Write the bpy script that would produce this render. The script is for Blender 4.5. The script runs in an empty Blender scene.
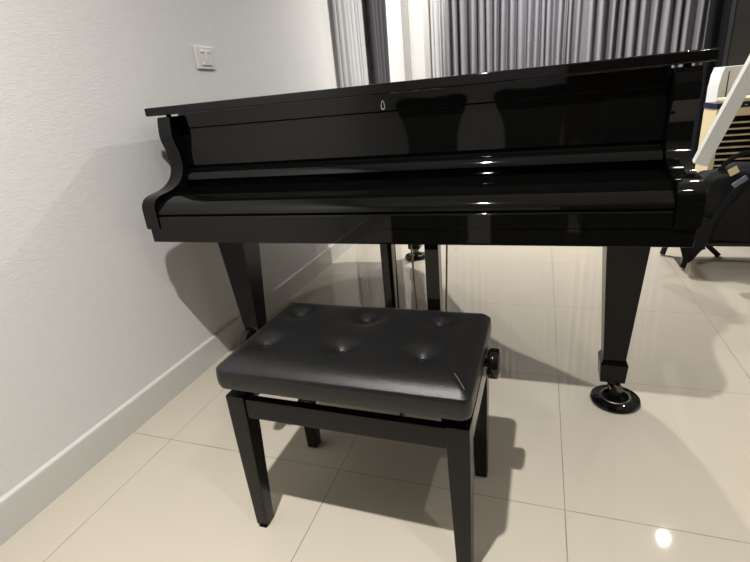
import bpy, bmesh, math, random
from mathutils import Vector, Matrix
S = bpy.context.scene
COL = S.collection
PI = math.pi

# ------------------------------------------------------------------ materials
def mat(name, col, rough=0.5, spec=0.5, metal=0.0, bump=None, var=None, coat=0.0, sheen=0.0):
    m = bpy.data.materials.new(name); m.use_nodes = True
    nt = m.node_tree; b = nt.nodes['Principled BSDF']
    b.inputs['Base Color'].default_value = (*col, 1)
    b.inputs['Roughness'].default_value = rough
    b.inputs['Specular IOR Level'].default_value = spec
    b.inputs['Metallic'].default_value = metal
    b.inputs['Coat Weight'].default_value = coat
    b.inputs['Coat Roughness'].default_value = 0.03
    b.inputs['Sheen Weight'].default_value = sheen
    tc = nt.nodes.new('ShaderNodeTexCoord')
    if bump:
        sc, strength, stretch = bump
        mp = nt.nodes.new('ShaderNodeMapping'); mp.inputs['Scale'].default_value = stretch
        nz = nt.nodes.new('ShaderNodeTexNoise'); nz.inputs['Scale'].default_value = sc; nz.inputs['Detail'].default_value = 3
        bp = nt.nodes.new('ShaderNodeBump'); bp.inputs['Strength'].default_value = strength; bp.inputs['Distance'].default_value = 0.002
        nt.links.new(tc.outputs['Object'], mp.inputs[0]); nt.links.new(mp.outputs[0], nz.inputs['Vector'])
        nt.links.new(nz.outputs[0], bp.inputs['Height']); nt.links.new(bp.outputs[0], b.inputs['Normal'])
    if var:
        sc, amt, stretch = var
        mp = nt.nodes.new('ShaderNodeMapping'); mp.inputs['Scale'].default_value = stretch
        nz = nt.nodes.new('ShaderNodeTexNoise'); nz.inputs['Scale'].default_value = sc; nz.inputs['Detail'].default_value = 4
        mx = nt.nodes.new('ShaderNodeMix'); mx.data_type = 'RGBA'
        mx.inputs[6].default_value = (*[c * (1 - amt) for c in col], 1)
        mx.inputs[7].default_value = (*[min(1, c * (1 + amt)) for c in col], 1)
        nt.links.new(tc.outputs['Object'], mp.inputs[0]); nt.links.new(mp.outputs[0], nz.inputs['Vector'])
        nt.links.new(nz.outputs[0], mx.inputs[0]); nt.links.new(mx.outputs[2], b.inputs['Base Color'])
    return m

def fabric(name, col, transl=0.3):
    m = mat(name, col, 0.9, 0.1, var=(400, .06, (1, 1, .15)))
    nt = m.node_tree; b = nt.nodes['Principled BSDF']
    out = nt.nodes['Material Output']
    tr = nt.nodes.new('ShaderNodeBsdfTranslucent'); tr.inputs['Color'].default_value = (*col, 1)
    mx = nt.nodes.new('ShaderNodeMixShader'); mx.inputs[0].default_value = transl
    nt.links.new(b.outputs[0], mx.inputs[1]); nt.links.new(tr.outputs[0], mx.inputs[2])
    nt.links.new(mx.outputs[0], out.inputs[0])
    return m

M = {}
M['gloss'] = mat('black_polish', (.003, .003, .0029), .035, .37)
M['satin'] = mat('black_satin_wood', (.0035, .0035, .0033), .24, .27, bump=(60, .05, (1, 1, 8)))
M['dull'] = mat('black_dull', (.010, .010, .010), .5, .4)
M['leather'] = mat('black_leather', (.0082, .0082, .0086), .30, .45, bump=(460, .33, (1, 1, 1)))
M['stitch'] = mat('grey_seam', (.12, .12, .12), .5)
M['chrome'] = mat('chrome', (.75, .74, .7), .18, metal=1)
M['brass'] = mat('brass', (.36, .28, .18), .35, metal=1)
M['steel'] = mat('steel', (.20, .18, .155), .4, metal=1)
M['felt'] = mat('black_felt', (.004, .004, .004), .95, .1)
M['plastic_white'] = mat('white_plastic', (.78, .78, .77), .35)
M['plate'] = mat('switch_white', (.82, .81, .78), .25)
M['cream'] = mat('cream_plastic', (.80, .68, .42), .4)
M['navy'] = mat('navy_panel', (.012, .016, .055), .25)
M['print'] = mat('pale_print', (.35, .38, .5), .5)
M['grey_panel'] = mat('dark_grey_panel', (.042, .042, .042), .75, var=(60, .12, (1, 1, 1)))
M['tube_white'] = mat('white_tube', (.76, .76, .73), .45)
M['bag'] = mat('black_cloth', (.0055, .0055, .0065), .75, .3, bump=(120, .4, (1, 1, 1)))
M['tag'] = mat('yellow_tag', (.75, .66, .38), .6)
M['buckle'] = mat('blue_grey_buckle', (.16, .17, .24), .35)
M['paint'] = mat('white_paint', (.74, .735, .71), .5, .3)
M['skirting'] = mat('skirting_paint', (.68, .675, .64), .35, .4)
M['ceil'] = mat('ceiling_paint', (.80, .79, .77), .8, .2)
M['strip'] = mat('grey_strip', (.42, .41, .39), .6)
M['grey_drape'] = fabric('grey_drape', (.27, .26, .285), .08)
M['dark_drape'] = fabric('plum_grey_drape', (.105, .10, .11), .08)
M['black_drape'] = fabric('black_drape', (.012, .012, .014), .02)
M['sheer'] = fabric('white_sheer', (.76, .76, .77), .3)
M['chair_black'] = mat('chair_black', (.020, .019, .017), .45)
M['brown'] = mat('dark_wood', (.045, .028, .018), .4, var=(6, .3, (1, 8, 8)))
M['lampring'] = mat('lamp_ring', (.8, .8, .8), .4)

def wallpaper():
    m = mat('white_wallpaper', (.79, .785, .772), .75, .2, bump=(230, .38, (1, .35, 1.2)), var=(120, .05, (1, .25, 1.6)))
    return m
M['wall'] = wallpaper()

def floor_mat():
    m = bpy.data.materials.new('cream_polished_tile'); m.use_nodes = True
    nt = m.node_tree; N = nt.nodes; L = nt.links; b = N['Principled BSDF']
    tc = N.new('ShaderNodeTexCoord'); sp = N.new('ShaderNodeSeparateXYZ'); L.new(tc.outputs['Object'], sp.inputs[0])
    def op(o, a, bb=None, c=None):
        n = N.new('ShaderNodeMath'); n.operation = o
        for i, v in enumerate((a, bb, c)):
            if v is None: continue
            if isinstance(v, (int, float)): n.inputs[i].default_value = v
            else: L.new(v, n.inputs[i])
        return n.outputs[0]
    def line(ax):
        s = op('DIVIDE', sp.outputs[ax], .6)
        f = op('FRACT', op('ADD', s, .5))
        d = op('MULTIPLY', op('ABSOLUTE', op('SUBTRACT', f, .5)), .6)
        return op('LESS_THAN', d, .00115)
    g = op('MAXIMUM', line(0), line(1))
    nz = N.new('ShaderNodeTexNoise'); nz.inputs['Scale'].default_value = 3.0; nz.inputs['Detail'].default_value = 6
    L.new(tc.outputs['Object'], nz.inputs['Vector'])
    c1 = N.new('ShaderNodeMix'); c1.data_type = 'RGBA'
    c1.inputs[6].default_value = (.56, .505, .41, 1); c1.inputs[7].default_value = (.60, .545, .45, 1)
    L.new(nz.outputs[0], c1.inputs[0])
    nz2 = N.new('ShaderNodeTexNoise'); nz2.inputs['Scale'].default_value = 9.0
    L.new(tc.outputs['Object'], nz2.inputs['Vector'])
    gm = op('MULTIPLY', g, op('MULTIPLY_ADD', nz2.outputs[0], .9, .2))
    c2 = N.new('ShaderNodeMix'); c2.data_type = 'RGBA'
    L.new(c1.outputs[2], c2.inputs[6]); c2.inputs[7].default_value = (.12, .095, .07, 1); L.new(gm, c2.inputs[0])
    L.new(c2.outputs[2], b.inputs['Base Color'])
    b.inputs['Roughness'].default_value = .10
    b.inputs['Specular IOR Level'].default_value = .5
    L.new(op('MULTIPLY_ADD', g, .4, .045), b.inputs['Roughness'])
    return m
M['floor'] = floor_mat()

# ------------------------------------------------------------------ helpers
def smooth(me, ang=35):
    for p in me.polygons: p.use_smooth = True
    me.set_sharp_from_angle(angle=math.radians(ang))

def obj(name, bm, m, parent=None, ang=35, loc=None):
    me = bpy.data.meshes.new(name)
    bmesh.ops.recalc_face_normals(bm, faces=bm.faces[:])
    bm.to_mesh(me); bm.free(); smooth(me, ang)
    me.materials.append(m if not isinstance(m, str) else M[m])
    o = bpy.data.objects.new(name, me); COL.objects.link(o)
    if parent: o.parent = parent
    if loc: o.location = loc
    if ang <= 40:
        wn = o.modifiers.new('weighted_normals', 'WEIGHTED_NORMAL'); wn.keep_sharp = True; wn.weight = 80
    return o

def box(bm, x0, x1, y0, y1, z0, z1, bev=0.0, seg=2):
    t = bmesh.new()
    bmesh.ops.create_cube(t, size=1)
    for v in t.verts:
        v.co = Vector(((x0 + x1) / 2 + v.co.x * (x1 - x0), (y0 + y1) / 2 + v.co.y * (y1 - y0), (z0 + z1) / 2 + v.co.z * (z1 - z0)))
    if bev: bmesh.ops.bevel(t, geom=t.edges[:], offset=bev, segments=seg, profile=.5, affect='EDGES')
    merge(bm, t)

def merge(bm, t, mtx=None):
    me = bpy.data.meshes.new('tmp'); t.to_mesh(me); t.free()
    if mtx: me.transform(mtx)
    bm.from_mesh(me); bpy.data.meshes.remove(me)

def prism(bm, pts, axis, a, b, bev=0.0, seg=2):
    """extrude polygon pts (2D) along axis from a to b; axis 'x': pts=(y,z); 'y': (x,z); 'z': (x,y)"""
    t = bmesh.new()
    def P(p, h):
        return {'x': (h, p[0], p[1]), 'y': (p[0], h, p[1]), 'z': (p[0], p[1], h)}[axis]
    v0 = [t.verts.new(P(p, a)) for p in pts]; v1 = [t.verts.new(P(p, b)) for p in pts]
    f0 = t.faces.new(v0); f1 = t.faces.new(v1[::-1])
    n = len(pts)
    for i in range(n): t.faces.new((v0[i], v1[i], v1[(i + 1) % n], v0[(i + 1) % n]))
    if bev:
        es = list(set(f0.edges[:] + f1.edges[:]))
        bmesh.ops.bevel(t, geom=es, offset=bev, segments=seg, profile=.5, affect='EDGES')
    bmesh.ops.recalc_face_normals(t, faces=t.faces[:])
    merge(bm, t)

def frustum(bm, lo, hi, bev=.003):
    """tapered bar; lo, hi = (x0,x1,y0,y1,z)"""
    t = bmesh.new()
    def ring(r): return [t.verts.new(c) for c in ((r[0], r[2], r[4]), (r[1], r[2], r[4]), (r[1], r[3], r[4]), (r[0], r[3], r[4]))]
    a, b = ring(lo), ring(hi)
    t.faces.new(a[::-1]); t.faces.new(b)
    for i in range(4): t.faces.new((a[i], a[(i + 1) % 4], b[(i + 1) % 4], b[i]))
    if bev: bmesh.ops.bevel(t, geom=t.edges[:], offset=bev, segments=2, profile=.5, affect='EDGES')
    merge(bm, t)

def lathe(bm, prof, mtx=None, n=40):
    """prof: list of (r, z) revolved about z"""
    t = bmesh.new(); rings = []
    for r, z in prof:
        if r < 1e-6: rings.append([t.verts.new((0, 0, z))])
        else: rings.append([t.verts.new((r * math.cos(2 * PI * k / n), r * math.sin(2 * PI * k / n), z)) for k in range(n)])
    for A, B in zip(rings, rings[1:]):
        for k in range(n):
            k2 = (k + 1) % n
            if len(A) == 1 and len(B) == 1: continue
            if len(A) == 1: t.faces.new((A[0], B[k], B[k2]))
            elif len(B) == 1: t.faces.new((A[k], B[0], A[k2]))
            else: t.faces.new((A[k], B[k], B[k2], A[k2]))
    merge(bm, t, mtx)

def tube(bm, pts, r, n=12, sq=None):
    """tube along a polyline; sq=(w,h) gives a rectangular section"""
    pts = [Vector(p) for p in pts]; t = bmesh.new(); rings = []
    for i, p in enumerate(pts):
        d = (pts[min(i + 1, len(pts) - 1)] - pts[max(i - 1, 0)]).normalized()
        ref = Vector((0, 1, 0)) if abs(d.y) < .8 else Vector((1, 0, 0))
        u = d.cross(ref).normalized(); w = u.cross(d).normalized()
        if sq: sec = [(sq[0] / 2, sq[1] / 2), (-sq[0] / 2, sq[1] / 2), (-sq[0] / 2, -sq[1] / 2), (sq[0] / 2, -sq[1] / 2)]
        else: sec = [(r * math.cos(2 * PI * k / n), r * math.sin(2 * PI * k / n)) for k in range(n)]
        rings.append([t.verts.new(p + u * a + w * b) for a, b in sec])
    k = len(rings[0])
    for A, B in zip(rings, rings[1:]):
        for j in range(k): t.faces.new((A[j], A[(j + 1) % k], B[(j + 1) % k], B[j]))
    t.faces.new(rings[0][::-1]); t.faces.new(rings[-1])
    if sq: bmesh.ops.bevel(t, geom=t.edges[:], offset=.003, segments=2, profile=.5, affect='EDGES')
    merge(bm, t)

def catmull(P, n=6, closed=False):
    out = []; m = len(P)
    rng = range(m) if closed else range(m - 1)
    for i in rng:
        g = lambda k: P[k % m] if closed else P[max(0, min(m - 1, k))]
        p0, p1, p2, p3 = g(i - 1), g(i), g(i + 1), g(i + 2)
        for s in range(n):
            t = s / n
            out.append(tuple(.5 * (2 * b + (c - a) * t + (2 * a - 5 * b + 4 * c - d) * t * t + (3 * b - a - 3 * c + d) * t ** 3) for a, b, c, d in zip(p0, p1, p2, p3)))
    if not closed: out.append(P[-1])
    return out

def thing(name, label, cat, loc=(0, 0, 0), rz=0, group=None):
    o = bpy.data.objects.new(name, None); COL.objects.link(o)
    o.location = loc; o.rotation_euler = (0, 0, rz); o.empty_display_size = .1
    return tag(o, label, cat, group)

def tag(o, label, cat, group=None):
    o['label'] = label; o['category'] = cat
    if group: o['group'] = group
    return o

def struct(name, bm, m, ang=35):
    o = obj(name, bm, m, None, ang); o['kind'] = 'structure'; return o

def copy_tree(o, parent=None):
    c = o.copy(); COL.objects.link(c)
    if parent: c.parent = parent
    for ch in list(o.children): copy_tree(ch, c)
    return c

# ------------------------------------------------------------------ the room
XW, XR, YN, YB, HC = -.172, 4.4, -3.2, 3.95, 2.6
b = bmesh.new(); box(b, XW - .15, XR + .15, YN - .15, YB + .15, -.12, 0); struct('floor', b, 'floor')
b = bmesh.new(); box(b, XW - .15, XR + .15, YN - .15, YB + .15, HC, HC + .1); struct('ceiling', b, 'ceil')
b = bmesh.new(); box(b, XW - .15, XW, YN - .15, YB + .15, 0, HC); struct('wall_left', b, 'wall')
b = bmesh.new(); box(b, XW, XR, YB, YB + .15, 0, HC); struct('wall_back', b, 'paint')
b = bmesh.new(); box(b, XR, XR + .15, YN - .15, YB + .15, 0, HC); struct('wall_right', b, 'paint')
b = bmesh.new(); box(b, XW, XR, YN - .15, YN, 0, HC); struct('wall_front', b, 'paint')
skp = [(0, 0), (.014, 0), (.014, .098), (.011, .105), (.004, .109), (0, .109)]
b = bmesh.new(); prism(b, [(XW + x, z) for x, z in skp], 'y', YN, YB); struct('baseboard_left', b, 'skirting')
b = bmesh.new(); prism(b, [(YB - x, z) for x, z in skp], 'x', XW + .014, XR); struct('baseboard_back', b, 'skirting')
# narrow grey strip beside the far corner
b = bmesh.new(); box(b, XW + .001, XW + .062, YB - .03, YB, .11, HC, .002); struct('trim_1', b, 'strip')
# thin frame line beside the far sheer
b = bmesh.new(); box(b, .082, .09, YB - .012, YB, .11, HC, .001); struct('trim_2', b, 'strip')
# curtain tracks under the ceiling
b = bmesh.new(); box(b, .08, 2.75, 3.62, 3.90, HC - .035, HC, .003); struct('trim_3', b, 'paint')
b = bmesh.new(); box(b, XW, XW + .14, 2.0, 3.30, HC - .035, HC, .003); struct('trim_4', b, 'paint')

def curtain(name, p0, p1, z0, z1, folds, depth, seed, m, label, group=None, sharp=.75, gather=0.0):
    rnd = random.Random(seed)
    p0 = Vector(p0); p1 = Vector(p1); d = (p1 - p0); L = d.length; d.normalize(); nrm = Vector((d.y, -d.x))
    if not folds: folds = 8
    w = [rnd.uniform(.6, 1.4) for _ in range(folds)]; tot = sum(w); cum = [0]
    for x in w: cum.append(cum[-1] + x / tot)
    amp = [rnd.uniform(.55, 1.0) for _ in range(folds + 1)]
    skew = [rnd.uniform(-.35, .35) for _ in range(folds)]
    NX = folds * 14; NZ = 16
    bm = bmesh.new(); rows = []
    ph1, ph2 = rnd.uniform(0, 6), rnd.uniform(0, 6)
    for j in range(NZ + 1):
        h = j / NZ; z = z0 + (z1 - z0) * h; row = []
        for i in range(NX + 1):
            k = min(folds - 1, i // 14); f = (i - k * 14) / 14
            s = cum[k] + (cum[k + 1] - cum[k]) * f
            fs = f + skew[k] * f * (1 - f)
            a = amp[k] * (1 - f) + amp[k + 1] * f
            wv = math.sin(2 * PI * fs); wv = math.copysign(abs(wv) ** sharp, wv)
            off = a * depth * .5 * wv * (1 + .18 * math.sin(3 * h + ph1 + k))
            off += .010 * math.sin(5 * s + 2.2 * h + ph2)
            s2 = s + .006 * math.sin(4 * h + k * 1.7 + ph1)
            s2 = .5 + (s2 - .5) * (1 - gather * math.sin(PI * (1 - h)) )
            q = p0 + d * (L * s2) + nrm * off
            row.append(bm.verts.new((q.x, q.y, z)))
        rows.append(row)
    for A, B in zip(rows, rows[1:]):
        for i in range(NX): bm.faces.new((A[i], A[i + 1], B[i + 1], B[i]))
    o = obj(name, bm, m, None, 180)
    sd = o.modifiers.new('thickness', 'SOLIDIFY'); sd.thickness = .003
    tag(o, label, 'curtain', group)
    return o

ZT = HC - .03
curtain('sheer_curtain', (XW + .022, 2.16), (XW + .022, 2.79), .02, ZT, 8, .032, 3, 'sheer', 'pale sheer curtain hanging on the left wall beside the dark drape')
curtain('drape_curtain', (XW + .065, 2.735), (XW + .065, 3.13), .02, ZT, 5, .07, 5, 'dark_drape', 'narrow dark plum-grey drape on the left wall next to the pale sheer')
curtain('sheer_curtain', (.12, 3.86), (.262, 3.86), .02, ZT, 4, .035, 8, 'sheer', 'narrow white sheer curtain at the far wall left of the wide grey drapes')
curtain('drape_curtain', (.262, 3.80), (1.285, 3.80), .02, ZT, 15, .13, 11, 'grey_drape', 'left half of the wide grey pleated drapes behind the piano')
curtain('drape_curtain', (1.295, 3.80), (2.345, 3.80), .02, ZT, 14, .15, 14, 'grey_drape', 'right half of the wide grey pleated drapes behind the piano')
curtain('drape_curtain', (2.27, 3.66), (2.66, 3.66), .02, ZT, 4, .06, 19, 'black_drape', 'black drape at the right end of the grey pleated drapes')

# ------------------------------------------------------------------ wall plate
t = thing('wall_plate', 'white square plate with a raised T-shaped rocker on the left wall', 'wall switch', (XW, .810, 1.190))
b = bmesh.new(); box(b, .0, .008, -.056, .056, -.041, .041, .003); obj('plate', b, 'plate', t)
b = bmesh.new()
prism(b, [(-.033, -.028), (.033, -.028), (.033, .028), (-.033, .028)], 'x', .007, .0105, .0012); obj('rocker', b, 'plate', t)
b = bmesh.new(); box(b, .010, .0125, -.030, .030, .018, .026, .001); obj('ridge', b, 'plate', t)
b = bmesh.new(); box(b, .010, .0155, -.005, .005, -.014, .020, .001); obj('stem', b, 'plate', t)
b = bmesh.new(); prism(b, [(-.030, -.027), (.030, -.027), (.018, -.013), (-.018, -.013)], 'x', .010, .0125, .001); obj('foot', b, 'plate', t)

# ------------------------------------------------------------------ grand piano
PX0, PX1 = -.070, 1.446
pn = thing('grand_piano', 'glossy black grand piano with closed lid and key cover', 'piano', (0, 0, 0))
outline = [(PX0 + .006, .41), (PX0 + .006, 1.40)] + catmull([(PX0 + .006, 1.42), (-.03, 1.72), (.10, 1.93), (.33, 2.0), (.56, 1.94), (.73, 1.76), (.86, 1.52), (1.0, 1.31), (1.2, 1.16), (1.37, 1.02), (PX1 - .006, .86)], 6) + [(PX1 - .006, .41)]
b = bmesh.new(); prism(b, outline, 'z', .66, .984, .004); obj('case', b, 'gloss', pn, 40)
# lid: closed, a little wider than the case
cx, cy = .69, 1.1
lid = [(-.097, .345), (-.097, 1.42)] + [(x + (.02 if x > cx else -.03) * (1 if abs(x - cx) > .2 else abs(x - cx) / .2), y + .016) for x, y in outline[2:-1]] + [(1.466, .86), (1.466, .345)]
b = bmesh.new(); prism(b, lid, 'z', .9895, 1.0155, .004, 3); ld = obj('lid', b, 'gloss', pn, 40)
# bumpers
for x in (-.042, 1.42):
    b = bmesh.new(); lathe(b, [(0, .974), (.008, .974), (.008, .9895), (0, .9895)], Matrix.Translation((x, .385, 0)), 16); obj('rubber_bumper', b, 'felt', pn)
# key bed
b = bmesh.new(); box(b, PX0 + .006, PX1 - .006, .210, .66, .610, .656, .002); obj('key_bed', b, 'gloss', pn)
# arms
front = [(.354, .984), (.347, .950), (.345, .920), (.351, .898), (.359, .875), (.363, .845), (.360, .818), (.345, .792), (.318, .773), (.285, .762), (.248, .757), (.222, .752), (.203, .741), (.196, .725), (.1945, .705), (.1945, .68), (.1945, .655)]
fr = catmull([(y + .008, z) for y, z in front], 4)
for x0, x1 in ((PX0, PX0 + .050), (PX1 - .052, PX1)):
    b = bmesh.new(); prism(b, fr + [(.43, .655), (.43, .984)], 'x', x0, x1, .003, 3); obj('arm', b, 'gloss', pn, 30)
IX0, IX1 = PX0 + .052, PX1 - .054
# upright board behind the keys: two boards with a hinge gap
b = bmesh.new(); box(b, IX0, IX1, .400, .425, .9445, .9893, .0012); obj('upper_board', b, 'gloss', pn)
b = bmesh.new(); box(b, IX0, IX1, .400, .425, .823, .9415, .0012); fb = obj('lower_board', b, 'gloss', pn)
b = bmesh.new(); box(b, IX0, IX1, .408, .43, .70, .9893); obj('backing', b, 'felt', pn)
# lock escutcheon with keyhole
b = bmesh.new()
n = 28; e_o = []; e_i = []
def pear(sx, sz, k):
    a = 2 * PI * k / n; zz = math.sin(a) * sz; xx = math.cos(a) * sx * (1 + .28 * math.sin(a)); return xx, zz
vo = [b.verts.new((.688 + pear(.0058, .0125, k)[0], .3985, .9600 - pear(.0058, .0125, k)[1])) for k in range(n)]
vi = [b.verts.new((.688 + pear(.0036, .0095, k)[0], .3985, .9600 - pear(.0036, .0095, k)[1])) for k in range(n)]
fs = [b.faces.new((vo[k], vo[(k + 1) % n], vi[(k + 1) % n], vi[k])) for k in range(n)]
r = bmesh.ops.extrude_face_region(b, geom=fs)
for v in r['geom']:
    if isinstance(v, bmesh.types.BMVert): v.co.y += .003
lk = obj('lock_plate', b, 'chrome', pn); lk['label'] = 'chrome keyhole plate'
b = bmesh.new(); box(b, .6855, .6905, .3992, .4015, .952, .968, .0004); obj('keyhole', b, 'felt', lk)
# convex rail under the board
rail = [(.43, .757), (.386, .757), (.380, .770), (.374, .7775), (.3695, .7795)]
ry, rz_ = .3668, .7815
for k in range(9):
    rail.append((ry, rz_)); a_ = math.radians(20 + 32 * k / 8); ry += math.sin(a_) * .0037; rz_ += math.cos(a_) * .0037
rail += [(ry + .004, rz_ + .0012), (.43, rz_ + .0015)]
b = bmesh.new(); prism(b, rail, 'x', IX0, IX1, .001); obj('fallboard_rail', b, 'gloss', pn, 30)
# closed key cover
cov = [(.43, .757), (.385, .7555), (.32, .7505)] + catmull([(.272, .7455), (.250, .7400), (.232, .7325), (.2195, .7225), (.2115, .7115), (.2085, .7005)], 5) + [(.26, .6985), (.43, .70)]
b = bmesh.new(); prism(b, cov, 'x', IX0, IX1, .001); obj('fallboard', b, 'gloss', pn, 30)
# key slip
b = bmesh.new(); prism(b, [(.207, .656)] + [(.207 + .005 - .005 * math.cos(a), .689 + .005 * math.sin(a)) for a in [i * PI / 12 for i in range(7)]] + [(.26, .694), (.26, .656)], 'x', IX0, IX1, .001); obj('key_slip', b, 'gloss', pn, 30)
b = bmesh.new(); box(b, IX0, IX1, .216, .25, .690, .699); obj('key_slip_felt', b, 'felt', pn)
# beams below
b = bmesh.new()
for x0, y0, x1, y1 in ((.05, .6, .30, 1.75), (.69, .6, .42, 1.75), (1.33, .6, .62, 1.5)):
    tube(b, [(x0, y0, .63), (x1, y1, .63)], 0, sq=(.08, .07))
obj('beam', b, 'dull', pn)

def caster(parent, cx, cy, ztop, ang):
    """swivel fork, ferrule and wheel below a leg block"""
    b = bmesh.new(); lathe(b, [(0, ztop), (.022, ztop), (.022, ztop - .012), (.013, ztop - .016), (.013, ztop - .026), (0, ztop - .026)], Matrix.Translation((cx, cy, 0)), 20); c = obj('caster_fork', b, 'steel', parent)
    dx, dy = math.cos(ang), math.sin(ang)
    wz = .012 + .024
    mt = Matrix.Translation((cx + dx * .018, cy + dy * .018, wz)) @ Matrix.Rotation(ang, 4, 'Z') @ Matrix.Rotation(PI / 2, 4, 'X')
    b = bmesh.new(); lathe(b, [(0, -.011), (.020, -.011), (.024, -.008), (.024, .008), (.020, .011), (0, .011)], mt, 24); obj('caster_wheel', b, 'steel', c)
    for s in (-1, 1):
        b = bmesh.new()
        ox, oy = -dy * .015 * s, dx * .015 * s
        tube(b, [(cx + ox, cy + oy, ztop - .020), (cx + dx * .018 + ox, cy + dy * .018 + oy, wz)], 0, sq=(.005, .02))
        obj('fork_arm', b, 'steel', c)

def cup(cx, cy, label):
    o_b = bmesh.new()
    lathe(o_b, [(0, 0.0005), (.066, .0005), (.0725, .004), (.074, .009), (.072, .0145), (.064, .0185), (.046, .0205), (.042, .0215), (.0395, .019), (.036, .0125), (.012, .0115), (0, .0115)], None, 56)
    o = obj('caster_cup', o_b, 'gloss', None, 30, (cx, cy, 0))
    b = bmesh.new(); lathe(b, [(.0385, .0195), (.041, .0222), (.0445, .0222), (.0465, .0200)], None, 48); obj('rim', b, 'steel', o)
    tag(o, label, 'caster cup', 'caster cups under the piano legs')
    return o

def leg(cx, y0, half_t, half_b, fw=.040):
    """square tapered leg with a foot block"""
    yc = y0 + half_t
    b = bmesh.new()
    frustum(b, (cx - half_b, cx + half_b, yc - half_b, yc + half_b, .148), (cx - half_t, cx + half_t, yc - half_t, yc + half_t, .64), .003)
    l = obj('leg', b, 'satin', pn)
    b = bmesh.new()
    frustum(b, (cx - fw + .004, cx + fw - .004, yc - fw + .004, yc + fw - .004, .070), (cx - fw, cx + fw, yc - fw, yc + fw, .135), .002)
    frustum(b, (cx - fw, cx + fw, yc - fw, yc + fw, .135), (cx - half_b, cx + half_b, yc - half_b, yc + half_b, .152), 0)
    obj('foot_block', b, 'satin', l)
    return l, yc
for cx in (.034, 1.355):
    l, yc = leg(cx, .455, .062, .0325)
    caster(l, cx + .004, yc, .072, -PI / 2 + .6)
l, yc = leg(.375, 1.78, .064, .031); caster(l, .375, yc, .072, PI / 2)
cup(1.368, .486, 'black caster cup under the right front piano leg')
cup(.042, .500, 'black caster cup under the left front piano leg behind the bench')
cup(.375, 1.862, 'small far black caster cup under the rear piano leg')
# lyre
ly = bmesh.new(); box(ly, .50, .875, .56, .68, .07, .13, .006); lyr = obj('lyre_box', ly, 'gloss', pn)
for x0, x1 in ((.588, .631), (.748, .796)):
    b = bmesh.new(); box(b, x0, x1, .55, .60, .125, .625, .003); obj('lyre_post', b, 'gloss', pn)
for x in (.62, .69, .76):
    b = bmesh.new(); prism(b, [(x - .010, .58), (x - .018, .47), (x - .012, .455), (x + .012, .455), (x + .018, .47), (x + .010, .58)], 'z', .072, .082, .003); obj('pedal', b, 'brass', pn)
for a, c in (((.672, .70, .12), (.655, .70, .66)), ((.784, .70, .12), (.806, .70, .66))):
    b = bmesh.new(); tube(b, [a, c], .0038, 10); obj('pedal_rod', b, 'brass', pn)

# ------------------------------------------------------------------ bench
BX, BY = .7360, -.0665
bn = thing('piano_bench', 'black button-tufted leather piano bench in front of the piano', 'bench', (BX, BY, 0), math.radians(-.5))
A, B_, R0 = .2765, .178, .022          # half sizes, corner radius
ZB, ZTOP = .4215, .483
tufts = [(-.199, .089), (-.013, .084), (.166, .089), (-.207, -.066), (-.018, -.064), (.162, -.064)]
def corner_map(u, v):
    x, y = u * A, v * B_
    ax, ay = abs(x) - (A - R0), abs(y) - (B_ - R0)
    if ax > 0 and ay > 0:
        p, q_ = ax / R0, ay / R0
        px = p * math.sqrt(1 - q_ * q_ / 2); py = q_ * math.sqrt(1 - p * p / 2)
        dist = R0 * (1 - math.hypot(px, py))
        return math.copysign(A - R0 + px * R0, x), math.copysign(B_ - R0 + py * R0, y), dist
    return x, y, min(A - abs(x), B_ - abs(y))
RE = .042
def cush_z(x, y, d):
    z = ZTOP
    if d < RE: z -= .0135 * (1 - d / RE) ** 2.1
    z += .010 * (1 - math.exp(-d / .05)) - .004
    for tx, ty in tufts:
        rr = math.hypot((x - tx), (y - ty) * 1.1)
        z -= .0060 * math.exp(-(rr / .0105) ** 2) + .0145 * math.exp(-(rr / .034) ** 2)
    # soft pulls between buttons
    for i in range(3):
        (ax_, ay_), (bx_, by_) = tufts[i], tufts[i + 3]
        if by_ < y < ay_: z -= .0012 * math.exp(-((x - ax_) / .02) ** 2)
    return z
NU, NV = 150, 96
def spaced(n):
    out = []
    for i in range(n + 1):
        t = 2 * i / n - 1; out.append(.62 * t + .38 * math.sin(t * PI / 2))
    return out
us, vs = spaced(NU), spaced(NV)
b = bmesh.new(); g = []
for v in vs:
    row = []
    for u in us:
        x, y, d = corner_map(u, v); row.append(b.verts.new((x, y, cush_z(x, y, d))))
    g.append(row)
for j in range(NV):
    for i in range(NU): b.faces.new((g[j][i], g[j][i + 1], g[j + 1][i + 1], g[j + 1][i]))
loop = [g[0][i] for i in range(NU + 1)] + [g[j][NU] for j in range(1, NV + 1)] + [g[NV][i] for i in range(NU - 1, -1, -1)] + [g[j][0] for j in range(NV - 1, 0, -1)]
prev = loop; ztop_edge = ZTOP - .0135 - .004
for k in range(1, 7):
    f = k / 6; z = ztop_edge + (ZB - ztop_edge) * f
    bulge = 1 + .006 * math.sin(PI * f); ins = 0 if f < .99 else -.004
    cur = []
    for v in loop:
        r_ = math.hypot(v.co.x, v.co.y)
        cur.append(b.verts.new((v.co.x * bulge * (1 + ins), v.co.y * (1 + .009 * math.sin(PI * f)) * (1 + ins * 1.6), z)))
    m_ = len(loop)
    for i in range(m_): b.faces.new((prev[i], cur[i], cur[(i + 1) % m_], prev[(i + 1) % m_]))
    prev = cur
b.faces.new(prev)
cu = obj('seat_cushion', b, 'leather', bn, 60)
for tx, ty in tufts:
    zt = cush_z(tx, ty, .1)
    b = bmesh.new(); lathe(b, [(0, zt + .0042), (.0050, zt + .0040), (.0074, zt + .0028), (.0082, zt - .001), (0, zt - .001)], Matrix.Translation((tx, ty, 0)), 20); obj('button', b, 'leather', cu)
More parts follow.
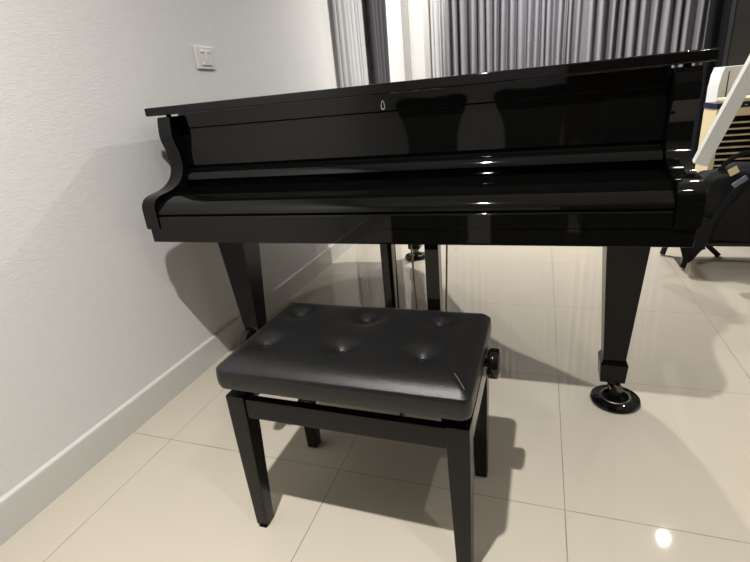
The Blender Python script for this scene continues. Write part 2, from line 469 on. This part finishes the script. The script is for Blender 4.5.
# stitched corner seam at the front right corner
seam = []
for k in range(9):
    f = k / 8; x, y, d = corner_map(.865 + .085 * f, -(.68 + .20 * f)); seam.append((x, y, cush_z(x, y, d) + .0006))
b = bmesh.new(); tube(b, seam, .0008, 6); o = obj('corner_seam', b, 'stitch', cu); o['label'] = 'pale stitched corner seam'
b = bmesh.new(); box(b, -.265, .265, -.150, .150, .4145, .4215, .002); obj('seat_board', b, 'satin', bn)
LX0, LX1, LY0, LY1 = -.275, .275, -.163, .163
ZL = .391
for sx in (-1, 1):
    for sy in (-1, 1):
        wt, wb = .047, .032
        def rg(w, z, outx, outy):
            xs = sorted((sx * outx, sx * (outx - w))); ys = sorted((sy * outy, sy * (outy - w))); return (*xs, *ys, z)
        b = bmesh.new()
        frustum(b, rg(wb, 0.002, .270, .160), rg(wt - .003, .27, .272, .162), .003)
        frustum(b, rg(wt - .003, .265, .272, .162), rg(wt, ZL, .272, .162), .003)
        lg = obj('leg', b, 'satin', bn)
        b = bmesh.new(); box(b, *sorted((sx * .240, sx * .262)), *sorted((sy * .142, sy * .164)), 0, .003, .0008); obj('glide', b, 'felt', lg)
for y0, y1 in ((-.157, -.137), (.137, .157)):
    b = bmesh.new(); box(b, -.23, .23, y0, y1, .333, .384, .003); obj('front_rail' if y0 < 0 else 'back_rail', b, 'satin', bn)
for x0, x1 in ((-.270, -.250), (.250, .2715)):
    b = bmesh.new(); box(b, x0, x1, -.12, .12, .333, .388, .003); obj('side_rail', b, 'gloss', bn)
# lift mechanism: spindle, scissor arms, corner plates
b = bmesh.new(); tube(b, [(-.335, .060, .402), (.285, .060, .402)], .006, 14); obj('spindle', b, 'steel', bn)
for x in (-.12, .12):
    b = bmesh.new()
    tube(b, [(x, -.13, .345), (x, .13, .404)], 0, sq=(.022, .005)); tube(b, [(x + .012, .13, .345), (x + .012, -.13, .404)], 0, sq=(.022, .005)); obj('scissor_arm', b, 'dull', bn)
for sx in (-1, 1):
    b = bmesh.new(); box(b, *sorted((sx * .212, sx * .250)), -.137, -.124, .360, .411, .003); obj('corner_bracket', b, 'steel' if sx < 0 else 'dull', bn)
for sx in (-1, 1):
    xk = .283 if sx > 0 else -.335
    mt = Matrix.Translation((xk, .060, .404)) @ Matrix.Rotation(sx * PI / 2, 4, 'Y')
    b = bmesh.new(); lathe(b, [(0, -.003), (.028, -.003), (.0335, .001), (.035, .006), (.035, .017), (.0325, .022), (.026, .0245), (0, .025)], mt, 48)
    kn = obj('knob', b, 'gloss', bn, 30)
    mt = Matrix.Translation((xk - sx * .02, .060, .404)) @ Matrix.Rotation(sx * PI / 2, 4, 'Y')
    b = bmesh.new(); lathe(b, [(0, -.004), (.010, -.004), (.010, .02), (0, .02)], mt, 20); obj('knob_collar', b, 'gloss', kn)

# ------------------------------------------------------------------ right background
# cream slatted appliance
ap = thing('air_cooler', 'cream box with black slatted grille and navy control strip at right edge', 'air cooler', (2.035, 2.3, 0), math.radians(4))
W = .62
b = bmesh.new(); box(b, 0.002, W, .02, .20, 0, .756, .008); obj('body', b, 'cream', ap)
b = bmesh.new(); box(b, .06, W, .0, .20, .785, .806, .005); obj('top_cap', b, 'cream', ap)
b = bmesh.new()
box(b, .0, W, .0, .022, .712, .756, .003); box(b, .0, .030, .0, .022, .05, .713, .003); box(b, W - .03, W, .0, .022, .05, .713, .003); box(b, .0, W, .0, .022, .0, .052, .003)
obj('front_frame', b, 'cream', ap)
b = bmesh.new(); box(b, -.004, W - .002, -.003, .198, .7555, .7855, .003); st = obj('control_strip', b, 'navy', ap)
for k in range(7):
    b = bmesh.new(); box(b, .13 + k * .035, .13 + k * .035 + .012, -.0042, -.002, .767, .772 + .003 * (k % 2)); obj('printed_mark', b, 'print', st)
b = bmesh.new(); box(b, .03, W - .03, .012, .021, .05, .713); obj('grille_recess', b, 'felt', ap)
for k in range(19):
    z = .070 + k * .0335
    b = bmesh.new(); prism(b, [(-.001, z), (.012, z + .005), (.012, z + .008), (-.001, z + .004)], 'x', .03, W - .03); obj('slat', b, 'cream', ap)
b = bmesh.new(); box(b, .026, .035, -.002, .02, .65, .70, .002); obj('latch', b, 'dull', ap)
# white unit behind with dark grey panel
wb = thing('white_cabinet', 'white rounded-corner plastic box behind the cream slatted box', 'cabinet', (2.115, 2.62, 0), math.radians(5))
b = bmesh.new()
prism(b, [(0, 0), (.5, 0), (.5, .972), (.018, .972), (.005, .93), (0, .86)], 'y', 0, .16, .006); obj('body', b, 'plastic_white', wb)
b = bmesh.new(); box(b, .042, .047, -.003, .002, .80, .945, .001); obj('slot', b, 'felt', wb)
b = bmesh.new(); box(b, -.004, .16, -.006, .004, .765, .775, .001); obj('lip', b, 'plastic_white', wb)
gp = thing('grey_panel', 'tall dark grey board standing on the white box at the right edge', 'panel', (2.145, 2.66, .9722), math.radians(5))
b = bmesh.new(); prism(b, [(.008, 0), (.108, 0), (.135, .08), (.19, .30), (.19, .95), (.008, .95)], 'y', 0, .05, .004); obj('board', b, 'grey_panel', gp)
b = bmesh.new(); box(b, .0, .0078, -.003, .053, 0, .955, .001); obj('edge_strip', b, 'dull', gp)

# folding stool with a black bag on it
sl = thing('folding_stool', 'black folding stool under the black bag at the right edge', 'stool', (0, 0, 0))
b = bmesh.new(); box(b, 1.80, 2.30, 1.74, 2.00, .130, .150, .006); obj('seat', b, 'dull', sl)
for (x0, y0, x1, y1) in ((1.792, 1.98, 1.82, 1.98), (2.062, 1.975, 1.93, 1.90), (2.26, 1.76, 2.22, 1.78), (1.84, 1.76, 1.88, 1.78)):
    b = bmesh.new(); tube(b, [(x0, y0, .006), (x1, y1, .138)], 0, sq=(.026, .02)); obj('leg', b, 'dull', sl)
bg = thing('black_bag', 'slouching black cloth bag with straps right of the piano', 'bag', (0, 0, 0))
rnd = random.Random(4)
b = bmesh.new(); bmesh.ops.create_icosphere(b, subdivisions=5, radius=1)
from mathutils import noise
for v in b.verts:
    p = v.co.copy()
    sx = math.copysign(abs(p.x) ** .62, p.x); sy = math.copysign(abs(p.y) ** .7, p.y); sz = math.copysign(abs(p.z) ** .62, p.z)
    x = 2.075 + sx * .235; y = 1.86 + sy * .13; z = .325 + sz * .185
    w = noise.noise(Vector((x * 9, y * 9, z * 9))) * .030 + noise.noise(Vector((x * 24, y * 24 + z * 14, z * 6))) * .012
    if sz < -.5: z = max(.151, z - .06)
    x -= .05 * max(0, -sz) * (1 if sx < 0 else 0)
    v.co = Vector((x, y, z)) + p.normalized() * w
    v.co.z = max(.1515, v.co.z)
obj('bag_body', b, 'bag', bg, 180)
def strap(name, pts, w, m, parent):
    bb = bmesh.new(); tube(bb, catmull(pts, 5), 0, sq=(w, .006)); return obj(name, bb, m, parent, 60)
b = bmesh.new(); prism(b, catmull([(1.78, .27), (1.91, .28), (1.93, .18), (1.885, .095), (1.860, .056), (1.838, .052), (1.818, .10)], 4, True), 'y', 1.708, 1.726, .005); obj('flap', b, 'bag', bg)
strap('strap', [(2.03, 1.722, .47), (1.97, 1.71, .36), (1.925, 1.715, .26), (1.895, 1.715, .17), (1.905, 1.715, .12)], .03, 'bag', bg)
strap('handle', [(1.94, 1.80, .49), (1.98, 1.79, .555), (2.05, 1.79, .585), (2.12, 1.80, .56), (2.15, 1.80, .50)], .022, 'bag', bg)
b = bmesh.new(); tube(b, [(1.962, 1.722, .500), (1.998, 1.728, .520)], 0, sq=(.034, .004)); o = obj('tag', b, 'tag', bg); o['label'] = 'small yellow tag'
b = bmesh.new(); tube(b, [(1.985, 1.715, .440), (2.035, 1.715, .482)], 0, sq=(.024, .01)); o = obj('buckle', b, 'buckle', bg); o['label'] = 'blue-grey buckle'

# white square tube leaning above the bag
b = bmesh.new(); tube(b, [(1.828, 1.70, .552), (2.035, 1.70, 1.143)], 0, sq=(.058, .05))
o = obj('white_pole', b, 'tube_white'); tag(o, 'white square tube leaning diagonally over the black bag', 'pole')

# ------------------------------------------------------------------ chairs seen mirrored in the piano
def chair(label):
    t = thing('dining_chair', label, 'chair', (0, 0, 0), 0, 'dining chairs mirrored in the piano')
    b = bmesh.new(); box(b, -.22, .22, -.21, .21, .40, .47, .015, 3); obj('seat', b, 'chair_black', t)
    b = bmesh.new(); box(b, -.215, .215, -.205, .205, .03, .41, .01, 2); obj('skirt', b, 'chair_black', t)  # solid base added so the key slip mirrors something dark
    pr = [(-.19, .47)] + catmull([(-.17, .56), (-.16, .66), (-.175, .78), (-.225, .90), (-.225, .945), (-.16, .965), (0, .955), (.16, .965), (.225, .945), (.225, .90), (.175, .78), (.16, .66), (.17, .56)], 5) + [(.19, .47)]
    b = bmesh.new(); prism(b, pr, 'y', -.23, -.205, .006); obj('backrest', b, 'chair_black', t)
    for sx in (-1, 1):
        for sy in (-1, 1):
            b = bmesh.new(); frustum(b, (sx * .2 - .014, sx * .2 + .014, sy * .19 - .014, sy * .19 + .014, 0), (sx * .19 - .02, sx * .19 + .02, sy * .18 - .02, sy * .18 + .02, .44), .002); obj('leg', b, 'chair_black', t)
    return t
for i, (x, y, rz, lb) in enumerate(((.44, -1.62, PI, 'black dining chair mirrored in the piano front right of the keyhole'), (1.06, -1.62, PI, 'black dining chair mirrored in the middle of the piano front'))):
    c = chair(lb); c.location = (x, y, 0); c.rotation_euler = (0, 0, rz)
sf = thing('sofa', 'black sofa mirrored at the right end of the piano front', 'sofa', (2.10, -1.95, 0))  # sofa added out of view so the key slip reflects dark
b = bmesh.new(); box(b, -.72, .72, -.42, .44, .06, .26, .02); obj('base', b, 'chair_black', sf)
for k in range(2):
    b = bmesh.new(); box(b, -.58 + k * .585, -.005 + k * .585, -.22, .45, .262, .43, .035, 4); obj('seat_cushion', b, 'chair_black', sf)
    b = bmesh.new(); box(b, -.58 + k * .585, -.005 + k * .585, -.40, -.20, .40, .84, .04, 4); obj('back_cushion', b, 'chair_black', sf)
    b = bmesh.new(); box(b, -.74 + k * 1.33, -.59 + k * 1.33, -.42, .45, .10, .58, .03, 3); obj('arm', b, 'chair_black', sf)
    for y in (-.36, .36):
        b = bmesh.new(); frustum(b, (-.66 + k * 1.3, -.64 + k * 1.3, y - .01, y + .01, 0), (-.67 + k * 1.3, -.63 + k * 1.3, y - .02, y + .02, .08), .002); obj('foot', b, 'dull', sf)
# dark sideboard added behind the camera to darken the piano's right half
sb = thing('sideboard', 'dark wood sideboard mirrored in the right half of the piano front', 'sideboard', (2.2, -2.95, 0))
b = bmesh.new(); box(b, -.9, 1.2, -.22, .2, .08, 1.9, .006); obj('carcass', b, 'brown', sb)
for k in range(4):
    b = bmesh.new(); box(b, -.88 + k * .52, -.38 + k * .52, .2, .218, .1, 1.88, .003); d = obj('door', b, 'brown', sb)
    b = bmesh.new(); tube(b, [(-.42 + k * .52, .235, .85), (-.42 + k * .52, .235, 1.05)], .006); obj('handle', b, 'steel', d)
b = bmesh.new(); box(b, -.85, 1.15, -.2, .18, 0, .085); obj('plinth', b, 'dull', sb)

# ------------------------------------------------------------------ lamps
LIGHTS = [(.75, -.90), (1.95, -.90), (1.10, 2.72), (2.18, 2.40), (1.20, 3.42), (3.55, 2.4), (.28, 3.40)]  # last three are added to brighten the drapes, right side and far corner
EN = dict(zip(LIGHTS, (47, 8, 45, 7, 12, 3, 14)))
NAMES = ['first ceiling downlight above the bench, mirrored on the piano', 'ceiling downlight right of the bench, mirrored on the piano', 'ceiling downlight over the piano tail', 'ceiling downlight mirrored on the floor right of the piano', 'ceiling downlight in front of the wide grey drapes', 'ceiling downlight at the far right of the room', 'ceiling downlight in the far left corner by the curtains']
for (x, y), lb in zip(LIGHTS, NAMES):
    b = bmesh.new(); lathe(b, [(.040, HC - .002), (.040, HC - .008), (.055, HC - .008), (.058, HC - .004), (.058, HC - .0005)], Matrix.Translation((x, y, 0)), 32)
    o = obj('ceiling_light', b, 'lampring'); tag(o, lb, 'ceiling light', 'ceiling downlights')
    ld_ = bpy.data.lights.new('downlight', 'AREA'); ld_.shape = 'DISK'; ld_.size = .055; ld_.spread = math.radians(148); ld_.energy = EN[(x, y)]
    ld_.color = (1, .98, .955)
    lo = bpy.data.objects.new('downlight', ld_); COL.objects.link(lo); lo.location = (x, y, HC - .010)

w = bpy.data.worlds.new('world'); S.world = w; w.use_nodes = True
w.node_tree.nodes['Background'].inputs[0].default_value = (.02, .02, .025, 1)
w.node_tree.nodes['Background'].inputs[1].default_value = .3

# ------------------------------------------------------------------ camera
F = 469.525
def basis(a, p, c):
    ca, sa, cb, sb_, cc, sc = math.cos(a), math.sin(a), math.cos(p), math.sin(p), math.cos(c), math.sin(c)
    f = Vector((sa * cb, ca * cb, sb_)); r = Vector((ca, -sa, 0)); u = r.cross(f)
    return cc * r + sc * u, -sc * r + cc * u, f
YPR = (-.354481, -.368576, -.095087)
r, u, f = basis(*YPR)
cam = bpy.data.cameras.new('camera'); co = bpy.data.objects.new('camera', cam); COL.objects.link(co)
mw = Matrix.Identity(4)
for i in range(3):
    mw[i][0], mw[i][1], mw[i][2] = r[i], u[i], -f[i]
mw[0][3], mw[1][3], mw[2][3] = 1.11253, -.94641, .97857
co.matrix_world = mw
cam.sensor_width = 36; cam.sensor_fit = 'HORIZONTAL'; cam.lens = F / 750 * 36
cam.clip_start = .02
S.camera = co
S.cycles.use_denoising = True
S.cycles.sample_clamp_indirect = 6
S.cycles.max_bounces = 8
S.view_settings.view_transform = 'Standard'; S.view_settings.look = 'None'
S.view_settings.exposure = 0; S.view_settings.gamma = 1; S.view_settings.use_curve_mapping = False
